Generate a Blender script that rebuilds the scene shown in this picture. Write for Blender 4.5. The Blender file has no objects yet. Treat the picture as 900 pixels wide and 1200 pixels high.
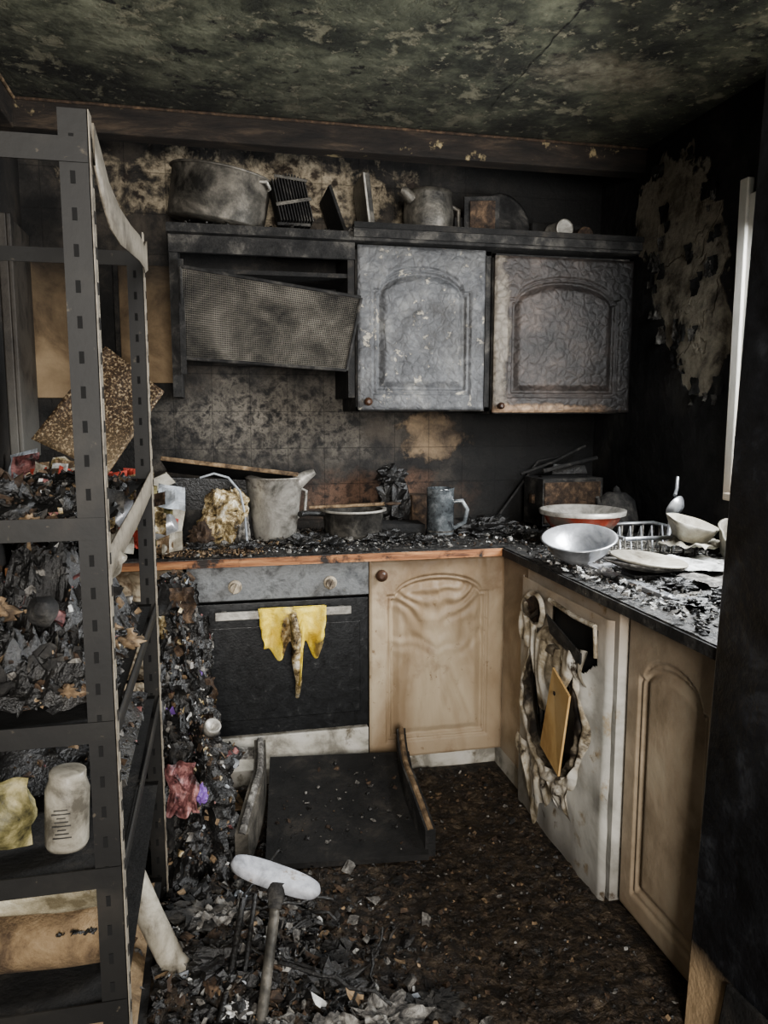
import bpy, math, random
from mathutils import Vector, Matrix, noise, Euler
random.seed(7)
R=random.random
def U(a,b): return a+(b-a)*random.random()
V=Vector
# ------------------------------------------------------------------ materials
def lin(c):
    return tuple(((x/255.0)/12.92 if x/255.0<=0.04045 else ((x/255.0+0.055)/1.055)**2.4) for x in c)
def mat(name, stops, scale=6, detail=8, rough=.85, metal=0, bump=.3, bscale=60, dist=.4, nr=.62,
        zg=None, patches=None, tile=None, crack=None, stretch=None, spec=.3, trans=0, rrange=None, spots=None):
    m=bpy.data.materials.new(name); m.use_nodes=True
    nt=m.node_tree; n=nt.nodes; L=nt.links
    bs=n['Principled BSDF']
    geo=n.new('ShaderNodeNewGeometry'); pos=geo.outputs['Position']
    if stretch:
        mp=n.new('ShaderNodeMapping'); mp.inputs['Scale'].default_value=stretch
        L.new(pos,mp.inputs['Vector']); spos=mp.outputs[0]
    else: spos=pos
    def ns(sc,det=8,di=0.,vec=None,rg=.6):
        t=n.new('ShaderNodeTexNoise'); t.inputs['Scale'].default_value=sc; t.inputs['Detail'].default_value=det
        t.inputs['Distortion'].default_value=di; t.inputs['Roughness'].default_value=rg
        L.new(vec or spos,t.inputs['Vector']); return t.outputs['Fac']
    def ramp(f,st):
        r=n.new('ShaderNodeValToRGB'); e=r.color_ramp.elements
        while len(e)<len(st): e.new(.5)
        for i,(p,c) in enumerate(st):
            e[i].position=p; e[i].color=(*lin(c),1)
        L.new(f,r.inputs[0]); return r.outputs[0]
    def mth(op,a,b=None,cl=False):
        k=n.new('ShaderNodeMath'); k.operation=op; k.use_clamp=cl
        for i,x in enumerate((a,b)):
            if x is None: continue
            if isinstance(x,(int,float)): k.inputs[i].default_value=x
            else: L.new(x,k.inputs[i])
        return k.outputs[0]
    def mix(f,a,b,mode='MIX'):
        k=n.new('ShaderNodeMix'); k.data_type='RGBA'; k.blend_type=mode
        if isinstance(f,(int,float)): k.inputs[0].default_value=f
        else: L.new(f,k.inputs[0])
        for i,x in ((6,a),(7,b)):
            if isinstance(x,tuple): k.inputs[i].default_value=(*lin(x),1)
            else: L.new(x,k.inputs[i])
        return k.outputs[2]
    base=ns(scale,detail,dist,rg=nr)
    col=ramp(base,stops)
    hsrc=ns(bscale,6)
    big=ns(3.2,10,.6,vec=pos,rg=.68)
    if spots:
        for (sc,lo,hi,c) in spots:
            f=ns(sc,7,.2,vec=pos,rg=.65)
            k=n.new('ShaderNodeMapRange'); k.inputs['From Min'].default_value=lo; k.inputs['From Max'].default_value=hi; L.new(f,k.inputs[0])
            col=mix(k.outputs[0],col,c); hsrc=mth('ADD',hsrc,mth('MULTIPLY',k.outputs[0],-.3))
    if patches:
        for pt in patches:
            (c,rad,st,psc,edge)=pt[:5]; amp=pt[5] if len(pt)>5 else 2.6
            sub=n.new('ShaderNodeVectorMath'); sub.operation='SUBTRACT'; L.new(pos,sub.inputs[0]); sub.inputs[1].default_value=c
            dv=n.new('ShaderNodeVectorMath'); dv.operation='DIVIDE'; L.new(sub.outputs[0],dv.inputs[0]); dv.inputs[1].default_value=rad
            ln=n.new('ShaderNodeVectorMath'); ln.operation='LENGTH'; L.new(dv.outputs[0],ln.inputs[0])
            bn=ns(psc,4 if len(pt)>7 else 9,.3,vec=pos,rg=.5 if len(pt)>7 else .66)
            val=mth('ADD',ln.outputs['Value'],mth('MULTIPLY',mth('SUBTRACT',bn,.5),amp))
            f=mth('MULTIPLY',mth('SUBTRACT',1.0,val),1.0/edge,True)
            psc2=pt[6] if len(pt)>6 else scale*2.1
            col=mix(f,col,ramp(ns(psc2,12,.3,rg=.7),st))
            hsrc=mth('ADD',hsrc,mth('MULTIPLY',f,-.6))
    if zg:
        for (axis,lo,hi,c,amt) in zg:
            sx=n.new('ShaderNodeSeparateXYZ'); L.new(pos,sx.inputs[0])
            q=mth('ADD',sx.outputs[axis],mth('MULTIPLY',mth('SUBTRACT',big,.5),abs(hi-lo)*1.3))
            f=mth('MULTIPLY',mth('DIVIDE',mth('SUBTRACT',q,lo),(hi-lo),True),amt,True)
            col=mix(f,col,c)
    if crack:
        vo=n.new('ShaderNodeTexVoronoi'); vo.feature='DISTANCE_TO_EDGE'; vo.inputs['Scale'].default_value=crack[0]
        wv=n.new('ShaderNodeVectorMath'); wv.operation='ADD'
        nc=n.new('ShaderNodeTexNoise'); nc.inputs['Scale'].default_value=crack[0]*.6; L.new(spos,nc.inputs['Vector'])
        sc=n.new('ShaderNodeVectorMath'); sc.operation='SCALE'; sc.inputs['Scale'].default_value=1.2/crack[0]
        L.new(nc.outputs['Color'],sc.inputs[0]); L.new(spos,wv.inputs[0]); L.new(sc.outputs[0],wv.inputs[1])
        L.new(wv.outputs[0],vo.inputs['Vector'])
        e=mth('MULTIPLY',vo.outputs['Distance'],1.0/crack[1],True)
        if len(crack)>3: col=mix(mth('MULTIPLY',mth('SUBTRACT',1.0,e),crack[3]),col,crack[2])
        hsrc=mth('ADD',hsrc,mth('MULTIPLY',e,.35))
    if tile:
        sx=n.new('ShaderNodeSeparateXYZ'); L.new(pos,sx.inputs[0])
        cm=n.new('ShaderNodeCombineXYZ'); L.new(sx.outputs[tile[0]],cm.inputs[0]); L.new(sx.outputs[tile[1]],cm.inputs[1])
        br=n.new('ShaderNodeTexBrick'); br.offset=0; L.new(cm.outputs[0],br.inputs['Vector'])
        br.inputs['Scale'].default_value=1; br.inputs['Brick Width'].default_value=tile[2]; br.inputs['Row Height'].default_value=tile[2]
        br.inputs['Mortar Size'].default_value=.0022; br.inputs['Mortar Smooth'].default_value=.3
        col=mix(mth('MULTIPLY',br.outputs['Fac'],.4),col,(8,8,8))
        hsrc=mth('SUBTRACT',hsrc,mth('MULTIPLY',br.outputs['Fac'],.4))
    L.new(col,bs.inputs['Base Color'])
    if rrange:
        L.new(mth('ADD',mth('MULTIPLY',base,rrange[1]-rrange[0]),rrange[0]),bs.inputs['Roughness'])
    else: bs.inputs['Roughness'].default_value=rough
    bs.inputs['Metallic'].default_value=metal
    bs.inputs['Specular IOR Level'].default_value=spec
    if trans: bs.inputs['Transmission Weight'].default_value=trans
    if bump:
        b=n.new('ShaderNodeBump'); b.inputs['Strength'].default_value=bump; b.inputs['Distance'].default_value=.01
        L.new(hsrc,b.inputs['Height']); L.new(b.outputs[0],bs.inputs['Normal'])
    return m
M={}
M['ceil']=mat('sooted_ceiling_plaster',[(.36,(17,18,15)),(.47,(44,46,37)),(.55,(76,78,63)),(.66,(116,117,97))],scale=3.2,detail=15,dist=.15,nr=.7,bump=.8,bscale=24,
   spots=[(1.6,.49,.64,(19,20,17)),(9,.57,.64,(106,103,85)),(14,.58,.64,(22,21,18)),(30,.6,.66,(118,114,95))],
   patches=[((1.2,2.3,2.39),(.30,.14,1),[(.35,(116,112,96)),(.5,(88,84,70)),(.65,(50,46,38))],9,.6,3.0,14),((.35,1.9,2.39),(.4,.3,1),[(.3,(108,110,90)),(.7,(62,65,52))],5,.9)],zg=[(1,2.35,3.1,(24,21,17),.75)])
PB=[(.40,(30,29,28)),(.5,(88,83,76)),(.56,(116,110,100)),(.64,(42,39,37))]
M['wallB']=mat('scorched_back_wall',[(.38,(12,12,12)),(.52,(34,32,30)),(.66,(66,60,53))],scale=5,detail=14,nr=.7,dist=.2,bump=.7,bscale=40,tile=(0,2,.152),
   zg=[(0,.85,1.25,(8,8,8),.94)],
   patches=[((.22,3.22,1.34),(.58,1,.23),PB,6,.9,1.6,24),
            ((.93,3.22,1.26),(.15,1,.1),[(.38,(120,102,80)),(.62,(64,54,44))],10,.25,2.4,12),
            ((.66,3.22,1.0),(.46,1,.13),[(.38,(44,32,24)),(.5,(86,64,50)),(.62,(30,23,19))],6,.6,2.0,20),
            ((.25,3.22,2.24),(.66,1,.15),[(.38,(46,38,30)),(.5,(156,144,122)),(.6,(40,33,28))],10,.4,2.8,12)])
PR=[(.36,(56,50,42)),(.46,(106,99,86)),(.56,(136,128,112)),(.66,(72,64,53))]
M['wallR']=mat('blackened_right_wall',[(.38,(9,9,10)),(.55,(30,29,29)),(.7,(52,50,47))],scale=4,detail=14,nr=.68,dist=.2,bump=1,bscale=18,
   patches=[((1.69,2.68,2.10),(1,.25,.21),PR,6,.05,1.9,7,1),
            ((1.69,2.58,1.88),(1,.21,.27),PR,6,.05,1.9,7,1),
            ((1.69,2.43,1.64),(1,.16,.22),PR,6,.05,1.9,7,1)])
M['wallL']=mat('blackened_left_wall',[(.35,(10,10,10)),(.55,(30,27,24)),(.75,(60,52,44))],scale=4,detail=10,bump=.5,bscale=25)
M['floor']=mat('debris_covered_floor',[(.36,(8,6,5)),(.48,(30,24,18)),(.58,(58,48,37)),(.7,(100,88,72))],scale=30,detail=15,nr=.72,bump=1,bscale=90,rough=.75,rrange=(.9,.3))
M['char']=mat('charcoal_black',[(.38,(5,5,5)),(.56,(18,17,16)),(.72,(46,44,41))],scale=34,nr=.7,bump=.6,bscale=120,rrange=(.6,.2),spec=.6)
M['soot']=mat('soot_coated_board',[(.38,(8,8,8)),(.55,(22,21,20)),(.7,(48,44,39))],scale=9,nr=.7,bump=.4,bscale=80)
M['frame']=mat('charred_carcass',[(.38,(12,12,12)),(.52,(34,33,32)),(.68,(78,75,70))],scale=12,nr=.7,bump=.5,bscale=90)
M['ash']=mat('grey_ash',[(.35,(30,29,28)),(.5,(84,81,77)),(.66,(150,147,140))],scale=40,nr=.7,bump=.5,bscale=120)
M['white']=mat('white_ash_paper',[(.36,(96,96,94)),(.48,(176,176,172)),(.62,(222,222,220))],scale=25,nr=.7,bump=.3,bscale=80)
M['brown']=mat('charred_brown',[(.36,(20,14,10)),(.52,(54,41,30)),(.68,(96,76,56))],scale=34,nr=.7,bump=.5,bscale=100)
M['tanbit']=mat('scorched_tan',[(.36,(58,46,34)),(.52,(110,90,66)),(.68,(150,128,100))],scale=30,bump=.3,bscale=80)
M['udoor1']=mat('blistered_grey_door',[(.36,(48,49,51)),(.5,(80,81,83)),(.62,(108,108,107)),(.72,(150,147,138))],scale=8,detail=14,nr=.72,dist=.2,bump=.5,bscale=35,crack=(30,.25,(54,54,55),.35),rough=.55,
   spots=[(22,.61,.65,(170,162,146)),(2.5,.55,.7,(40,38,36))],zg=[(2,1.88,2.05,(20,20,20),.8)])
M['udoor2']=mat('blistered_brown_door',[(.36,(24,21,20)),(.5,(50,44,41)),(.66,(80,70,64))],scale=7,detail=14,nr=.72,dist=.2,bump=.5,bscale=35,crack=(28,.25,(20,17,16),.4),rough=.55,
   zg=[(0,1.30,1.68,(7,7,7),.92)],patches=[((1.1,2.87,1.65),(.05,1,.36),[(.3,(130,122,110)),(.7,(78,70,60))],9,.4),((1.3,2.87,1.37),(.36,1,.03),[(.3,(160,132,104)),(.7,(90,70,54))],9,.4)])
M['bdoor']=mat('scorched_beige_door',[(.36,(136,116,90)),(.48,(164,146,120)),(.58,(178,162,136)),(.68,(146,126,100))],scale=3,detail=10,dist=1.0,nr=.55,bump=.3,bscale=22,rough=.5,stretch=(1,1,.6),
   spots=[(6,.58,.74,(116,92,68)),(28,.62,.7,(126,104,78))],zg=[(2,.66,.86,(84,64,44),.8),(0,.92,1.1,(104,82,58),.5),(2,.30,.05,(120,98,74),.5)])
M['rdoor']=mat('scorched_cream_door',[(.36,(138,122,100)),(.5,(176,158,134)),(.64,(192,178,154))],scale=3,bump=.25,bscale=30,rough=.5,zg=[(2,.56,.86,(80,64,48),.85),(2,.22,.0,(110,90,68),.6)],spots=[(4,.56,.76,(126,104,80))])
M['drawer']=mat('scorched_drawer_front',[(.36,(110,90,66)),(.5,(168,150,122)),(.64,(188,174,150))],scale=8,bump=.5,bscale=25,rough=.55,crack=(20,.15,(100,76,50),.6),spots=[(9,.58,.68,(70,54,38))])
M['cream']=mat('dusty_white_panel',[(.36,(120,116,106)),(.5,(178,174,162)),(.64,(196,192,184))],scale=9,bump=.2,bscale=60,rough=.5,spots=[(12,.58,.68,(96,88,74))])
M['washer']=mat('scorched_white_enamel',[(.36,(138,136,128)),(.5,(190,188,180)),(.66,(204,202,196))],scale=3.5,detail=10,bump=.12,bscale=40,rough=.4,
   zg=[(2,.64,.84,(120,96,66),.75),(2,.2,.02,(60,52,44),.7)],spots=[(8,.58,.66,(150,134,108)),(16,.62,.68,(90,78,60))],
   patches=[((1.0,2.18,.47),(1,.27,.27),[(.36,(48,42,34)),(.5,(110,98,80)),(.64,(150,142,124))],8,.7)])
M['melt']=mat('melted_cream_plastic',[(.36,(60,50,38)),(.46,(138,126,104)),(.54,(186,178,162)),(.64,(206,202,192))],scale=9,nr=.68,bump=.3,bscale=30,rough=.4,spots=[(11,.56,.64,(48,40,32))])
M['meltdark']=mat('charred_melted_plastic',[(.38,(14,12,11)),(.5,(38,33,28)),(.6,(104,95,80)),(.68,(160,152,138))],scale=11,nr=.68,bump=.3,bscale=30,rough=.45)
M['oven']=mat('black_oven_glass',[(.40,(8,9,10)),(.60,(14,16,18)),(.70,(60,60,58))],scale=34,detail=14,nr=.74,bump=.1,bscale=120,rrange=(.15,.5),spec=.5)
M['ovenpanel']=mat('sooted_steel_panel',[(.36,(66,68,70)),(.5,(106,108,109)),(.64,(46,46,46))],scale=8,nr=.7,bump=.2,bscale=80,rough=.5,metal=.3)
M['steel']=mat('dulled_steel',[(.36,(84,82,76)),(.5,(146,142,134)),(.66,(190,186,176))],scale=10,nr=.7,bump=.2,bscale=60,rough=.42,metal=.35,spots=[(9,.56,.66,(60,52,42))])
M['darksteel']=mat('sooted_metal_pan',[(.36,(34,33,31)),(.5,(76,73,67)),(.66,(124,118,108))],scale=9,nr=.7,bump=.25,bscale=70,rough=.45,metal=.3)
M['pan']=mat('blackened_pan',[(.36,(24,23,22)),(.5,(52,50,47)),(.66,(98,94,87))],scale=11,nr=.7,bump=.25,bscale=70,rough=.5,metal=.2)
M['bright']=mat('bright_steel_bowl',[(.36,(130,132,136)),(.5,(190,192,196)),(.66,(222,223,225))],scale=8,bump=.1,bscale=60,rough=.3,metal=.7)
M['red']=mat('red_enamel',[(.36,(96,40,28)),(.5,(164,66,46)),(.64,(140,104,88))],scale=9,bump=.2,rough=.45,spots=[(6,.52,.62,(96,88,80))])
M['worktop']=mat('burnt_worktop',[(.36,(9,9,9)),(.5,(30,29,28)),(.6,(70,67,63)),(.7,(136,132,126))],scale=30,detail=15,nr=.74,bump=1,bscale=80,rrange=(.8,.35),spec=.5)
M['wedge']=mat('scorched_timber_edge',[(.36,(60,34,20)),(.5,(132,84,50)),(.66,(172,122,78))],scale=14,stretch=(.3,.3,3),bump=.3,rough=.6,spots=[(10,.53,.62,(24,16,12))])
M['rack']=mat('sooted_rack_steel',[(.38,(11,10,9)),(.56,(19,18,16)),(.72,(34,31,27))],scale=6,nr=.6,bump=.05,bscale=60,rough=.6,metal=0,spots=[(40,.64,.7,(66,60,50))])
M['racklight']=mat('scorched_strip_lit_flange',[(.36,(84,78,68)),(.5,(136,128,114)),(.68,(60,54,46))],scale=11,nr=.7,bump=.1,rough=.5,metal=.1)  # scorched straps, plus light painted onto the post side flanges
M['hole']=mat('hole_black',[(.3,(2,2,2)),(.7,(5,5,5))],bump=0)
M['mesh']=mat('filter_mesh_steel',[(.36,(40,38,35)),(.5,(92,88,80)),(.66,(136,130,119))],scale=7,nr=.7,bump=.2,rough=.5,metal=.3)
M['beam']=mat('scorched_beam_wood',[(.38,(12,9,7)),(.54,(30,24,19)),(.7,(64,53,41))],scale=10,stretch=(.4,1,2),nr=.7,bump=.4,spots=[(9,.62,.67,(130,116,86))])
M['tan']=mat('smoke_stained_tan_panel',[(.36,(84,68,50)),(.5,(126,106,80)),(.64,(146,126,98))],scale=4,nr=.66,bump=.2,zg=[(2,1.6,1.95,(20,16,13),.95)])
M['speck']=mat('speckled_brown_board',[(.46,(46,34,22)),(.54,(84,64,44)),(.62,(160,142,112))],scale=130,detail=5,bump=.5,bscale=120,rough=.6,zg=[(2,1.36,1.18,(150,130,98),.4)])
M['yellow']=mat('yellow_towel',[(.36,(168,138,26)),(.5,(220,190,52)),(.64,(232,208,92))],scale=14,bump=.4,bscale=120,
   zg=[(2,.50,.45,(96,76,40),.85)],patches=[((.235,2.58,.60),(.032,1,.14),[(.36,(24,20,16)),(.5,(130,104,60)),(.64,(196,180,140))],20,.3,2.4,40),((.345,2.58,.55),(.03,1,.04),[(.3,(60,50,30)),(.7,(140,116,60))],20,.4)])
M['card']=mat('scorched_cardboard',[(.36,(160,122,70)),(.5,(196,158,98)),(.66,(208,176,122))],scale=5,bump=.1,rough=.7)
M['glass']=mat('smoked_glass',[(.36,(40,43,46)),(.5,(80,85,88)),(.66,(140,145,148))],scale=14,nr=.7,bump=.1,rough=.12,spec=.9,trans=.2)
M['gold']=mat('crumpled_foil_film',[(.38,(30,25,18)),(.46,(100,84,56)),(.53,(166,148,108)),(.6,(214,206,186))],scale=22,nr=.7,bump=.7,bscale=50,rough=.25,metal=.2)
M['pblue']=mat('pale_blue_grey_plastic',[(.36,(100,106,114)),(.6,(170,176,182))],scale=10,bump=.2,rough=.5)
M['mophead']=mat('sooty_mop_plastic',[(.36,(104,104,106)),(.5,(158,160,166)),(.62,(186,188,194))],scale=14,nr=.7,bump=.1,rough=.5,spots=[(14,.6,.68,(120,104,82))])
M['purple']=mat('purple_plastic',[(.3,(60,36,100)),(.6,(120,84,160))],scale=20,bump=.3,rough=.4)
M['pink']=mat('charred_pink_film',[(.38,(30,20,20)),(.48,(96,58,58)),(.56,(150,104,100)),(.64,(60,40,40))],scale=20,nr=.7,bump=.3,rough=.45)
M['redlab']=mat('red_label',[(.3,(110,34,26)),(.6,(180,70,56))],scale=20,bump=.2,rough=.5)
M['green']=mat('olive_label',[(.38,(36,34,22)),(.5,(96,90,56)),(.62,(150,140,100))],scale=16,nr=.7,bump=.3,rough=.5)
M['bag']=mat('clear_plastic_bag',[(.36,(84,76,58)),(.5,(140,132,110)),(.66,(186,180,160))],scale=9,bump=.6,bscale=40,rough=.3)
M['cloth']=mat('brown_scorched_cloth',[(.36,(62,48,34)),(.5,(112,92,66)),(.66,(142,122,94))],scale=9,nr=.7,bump=.6,bscale=90)
M['pvc']=mat('sooty_white_pvc',[(.36,(84,78,66)),(.5,(148,142,128)),(.66,(182,178,164))],scale=9,nr=.7,bump=.2,rough=.4)
M['jar']=mat('smoked_jar_plastic',[(.36,(70,66,58)),(.5,(122,117,105)),(.66,(156,151,138))],scale=14,nr=.7,bump=.2,rough=.4)
M['winframe']=mat('white_window_frame',[(.3,(206,202,192)),(.6,(232,228,218))],scale=5,bump=.1,rough=.4,zg=[(2,1.25,1.08,(150,124,96),.6)])
M['jamb']=mat('charred_partition',[(.38,(8,8,9)),(.54,(22,23,26)),(.7,(50,52,56))],scale=7,detail=12,nr=.7,bump=.4,bscale=40,rough=.4,
   zg=[(2,.22,.15,(176,150,116),1)])
M['knob']=mat('scorched_knob',[(.36,(70,60,50)),(.6,(160,148,128))],scale=30,bump=.2,rough=.4)
M['dknob']=mat('dark_knob',[(.3,(30,18,12)),(.6,(64,44,32))],scale=20,bump=.2,rough=.3)
M['paleL']=mat('smoked_pale_frame',[(.36,(30,27,24)),(.5,(58,53,47)),(.66,(26,24,22))],scale=5,nr=.7,bump=.2,rough=.6,zg=[(2,1.5,1.25,(110,108,102),.5)])
# ------------------------------------------------------------------ builder
class B:
    def __init__(s): s.v=[];s.f=[];s.mi=[];s.sm=[];s.mats=[]
    def idx(s,m):
        m=M[m] if isinstance(m,str) else m
        if m not in s.mats: s.mats.append(m)
        return s.mats.index(m)
    def add(s,vs,fs,m,smooth=False):
        o=len(s.v); s.v+= [tuple(x) for x in vs]; k=s.idx(m)
        for f in fs: s.f.append(tuple(i+o for i in f)); s.mi.append(k); s.sm.append(smooth)
    def box(s,c,d,m,rot=(0,0,0),jit=0):
        E=Euler(rot).to_matrix(); c=V(c); vs=[]
        for x in(-.5,.5):
            for y in(-.5,.5):
                for z in(-.5,.5):
                    vs.append(c+E@V((x*d[0]+U(-jit,jit),y*d[1]+U(-jit,jit),z*d[2]+U(-jit,jit))))
        s.add(vs,[(0,1,3,2),(4,6,7,5),(0,4,5,1),(2,3,7,6),(0,2,6,4),(1,5,7,3)],m)
        return s
    def hexa(s,b,t,m): # bottom 4, top 4 (ccw)
        s.add([V(p) for p in b]+[V(p) for p in t],[(3,2,1,0),(4,5,6,7),(0,1,5,4),(1,2,6,5),(2,3,7,6),(3,0,4,7)],m)
    def bx(s,x0,x1,y0,y1,z0,z1,m): return s.box(((x0+x1)/2,(y0+y1)/2,(z0+z1)/2),(abs(x1-x0),abs(y1-y0),abs(z1-z0)),m)
    def tube(s,pts,r,m,n=10,cap=True,smooth=True):
        pts=[V(p) for p in pts]; N=len(pts); rs=r if isinstance(r,(list,tuple)) else [r]*N
        vs=[];fs=[]; up=None
        for i,p in enumerate(pts):
            t=(pts[min(i+1,N-1)]-pts[max(i-1,0)]).normalized()
            if up is None:
                up=V((0,0,1)) if abs(t.z)<.9 else V((1,0,0))
            a=t.cross(up).normalized(); b=a.cross(t).normalized(); up=b
            for k in range(n):
                q=2*math.pi*k/n; vs.append(p+a*math.cos(q)*rs[i]+b*math.sin(q)*rs[i])
        for i in range(N-1):
            for k in range(n): fs.append((i*n+k,i*n+(k+1)%n,(i+1)*n+(k+1)%n,(i+1)*n+k))
        s.add(vs,fs,m,smooth)
        if cap: s.add(vs[:n],[tuple(range(n))[::-1]],m); s.add(vs[-n:],[tuple(range(n))],m)
        return s
    def lathe(s,prof,loc,m,rot=(0,0,0),n=36,warp=0,sq=(1,1),pw=1):
        E=Euler(rot).to_matrix(); loc=V(loc); vs=[];fs=[]
        def pq(c): return math.copysign(abs(c)**pw,c)
        for j,(r,z) in enumerate(prof):
            for k in range(n):
                q=2*math.pi*k/n; w=1+warp*noise.noise(V((math.cos(q)*1.3,math.sin(q)*1.3,z*8+loc.x*9)))
                vs.append(loc+E@V((r*w*pq(math.cos(q))*sq[0],r*w*pq(math.sin(q))*sq[1],z)))
        for j in range(len(prof)-1):
            for k in range(n): fs.append((j*n+k,j*n+(k+1)%n,(j+1)*n+(k+1)%n,(j+1)*n+k))
        s.add(vs,fs,m,True); return s
    def grid(s,nu,nv,fn,m,smooth=True,keep=None):
        vs=[fn(i/nu,j/nv) for j in range(nv+1) for i in range(nu+1)]
        fs=[(j*(nu+1)+i,j*(nu+1)+i+1,(j+1)*(nu+1)+i+1,(j+1)*(nu+1)+i) for j in range(nv) for i in range(nu) if keep is None or keep((i+.5)/nu,(j+.5)/nv)]
        s.add(vs,fs,m,smooth); return s
    def blob(s,c,r,m,amp=.3,fr=6,n=20,smooth=True):
        c=V(c); r=V(r) if not isinstance(r,(int,float)) else V((r,r,r)); sd=V((U(0,50),U(0,50),U(0,50)))
        def fn(u,v):
            a=u*2*math.pi; b=(v-.5)*math.pi; d=V((math.cos(b)*math.cos(a),math.cos(b)*math.sin(a),math.sin(b)))
            k=1+amp*noise.noise(d*fr*.35+sd)+amp*.5*noise.noise(d*fr+sd)
            return c+V((d.x*r.x,d.y*r.y,d.z*r.z))*k
        return s.grid(n,n//2+2,fn,m,smooth)
    def flakes(s,n,pos,smin,smax,ms,flat=.6):
        names=[a for a,b in ms]; w=[b for a,b in ms]
        for _ in range(n):
            p=V(pos()); k=random.choices(names,w)[0]; z=smin+(smax-smin)*R()**3
            E=Euler((U(-1,1)*flat*1.6,U(-1,1)*flat*1.6,U(0,6.3))).to_matrix()
            if R()<.6:
                m=random.choice((5,6,7)); el=U(.35,1); cv=U(-.5,.5)
                q=[]
                for i in range(m):
                    a=2*math.pi*(i+U(-.3,.3))/m; r=U(.45,1.1); x,y=r*math.cos(a),r*math.sin(a)*el
                    q.append(V((x,y,cv*x*x+U(-.15,.15))))
                q.append(V((0,0,U(-.1,.2))))
                s.add([p+E@(a*z) for a in q],[(i,(i+1)%m,m) for i in range(m)],k)
            else:
                h=U(.2,.7); q=[]
                for a in((-1,-1),(1,-1),(1,1),(-1,1)):
                    q.append(V((a[0]*U(.4,1),a[1]*U(.3,.8),-h*U(.5,1))))
                for a in((-1,-1),(1,-1),(1,1),(-1,1)):
                    q.append(V((a[0]*U(.2,.8),a[1]*U(.2,.7),h*U(.3,1))))
                s.add([p+E@(a*z*.7) for a in q],[(0,3,2,1),(4,5,6,7),(0,1,5,4),(1,2,6,5),(2,3,7,6),(3,0,4,7)],k)
        return s
    def build(s,name,bevel=0,solid=0,sub=0):
        c=V((0,0,0))
        if s.v:
            xs=[min(a[i] for a in s.v) for i in range(3)]; ys=[max(a[i] for a in s.v) for i in range(3)]
            c=V([(xs[i]+ys[i])/2 for i in range(3)])
        me=bpy.data.meshes.new(name); me.from_pydata([V(a)-c for a in s.v],[],s.f)
        for m in s.mats: me.materials.append(m)
        for i,p in enumerate(me.polygons): p.material_index=s.mi[i]; p.use_smooth=s.sm[i]
        me.update(); o=bpy.data.objects.new(name,me); o.location=c
        bpy.context.scene.collection.objects.link(o)
        if solid:
            k=o.modifiers.new('s','SOLIDIFY'); k.thickness=solid; k.offset=0
        if bevel:
            k=o.modifiers.new('b','BEVEL'); k.width=bevel; k.segments=2; k.limit_method='ANGLE'; k.angle_limit=.6
        return o
def nz(x,y,z=0,s=1): return noise.noise(V((x*s,y*s,z*s)))
def ss(a,b,x):
    t=max(0,min(1,(x-a)/(b-a))); return t*t*(3-2*t)
# ------------------------------------------------------------------ room
XL,XR,YB,ZC=-.68,1.69,3.22,2.39
B().bx(XL-.1,XR+.1,-1.7,YB+.1,-.1,0,'floor').build('floor')
B().bx(XL-.1,XR+.1,-1.7,YB+.1,ZC,ZC+.1,'ceil').build('ceiling')
B().bx(XL-.1,XR+.1,YB,YB+.1,0,ZC,'wallB').build('wall_back')
B().bx(XL-.1,XL,-1.7,YB,0,ZC,'wallL').build('wall_left')
w=B(); w.bx(XR,XR+.1,2.23,YB,0,ZC,'wallR'); w.bx(XR,XR+.1,1.42,2.23,0,1.1,'wallR'); w.bx(XR,XR+.1,1.42,2.23,2.05,ZC,'wallR'); w.bx(XR,XR+.1,-1.7,1.42,0,ZC,'wallR')
for (cy,cz,ry,rz) in ((2.68,2.10,.24,.20),(2.58,1.88,.20,.26),(2.43,1.64,.16,.22)):
    for i in range(20):
        a=U(0,6.28); k=U(.85,1.15); y=cy+ry*k*math.cos(a); z=cz+rz*k*math.sin(a); s_=U(.008,.028)
        if y<2.30 or y>2.9 or z>2.28: continue
        w.grid(6,6,lambda u,v,y=y,z=z,s_=s_,a=a,i=i:V((XR-.002-.016*abs(math.cos(a)*(u-.5)+math.sin(a)*(v-.5))**1.5-.004*abs(nz(u*2,v*2,i)),y+s_*(u-.5)*2*(1+.4*nz(v*3,i)),z+s_*(v-.5)*2.4*(1+.4*nz(u*3,i+5)))),random.choice(['frame','frame','soot','ash']))
w.build('wall_right')
w=B(); w.bx(XL,.0,-1.7,-1.6,0,ZC,'wallL'); w.bx(1.3,XR,-1.7,-1.6,0,ZC,'wallL'); w.bx(0,1.3,-1.7,-1.6,2.1,ZC,'wallL'); w.bx(0,1.3,-1.7,-1.6,0,.3,'wallL'); w.build('wall_front')
w=B()
for (a,b,c,d) in ((1.42,1.47,1.1,2.05),(2.16,2.23,1.1,2.05),(1.47,2.16,1.1,1.16),(1.47,2.16,1.99,2.05),(1.80,1.84,1.16,1.99)): w.bx(XR-.015,XR+.07,a,b,c,d,'winframe')
w.bx(XR-.04,XR+.07,1.42,2.24,1.075,1.1,'winframe')
w.bx(XR-.025,XR,2.22,2.26,1.08,2.1,'winframe')
w.build('window_1',bevel=.004)
w=B(); w.bx(XL,XR,2.86,2.94,2.295,2.385,'beam'); w.bx(XL,XR,2.85,2.86,2.378,2.388,'brown'); w.build('trim_1',bevel=.006)
w=B(); w.bx(XL,XL+.07,-.5,2.86,2.29,2.388,'beam'); w.bx(XL+.07,XL+.08,-.5,2.86,2.378,2.388,'tanbit'); w.build('trim_2',bevel=.004)
w=B()
pp=[(.955-.0002*i+.014*nz(i*.21,3)+.006*nz(i*.9,5),1.7+i*.03) for i in range(31)]
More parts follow.
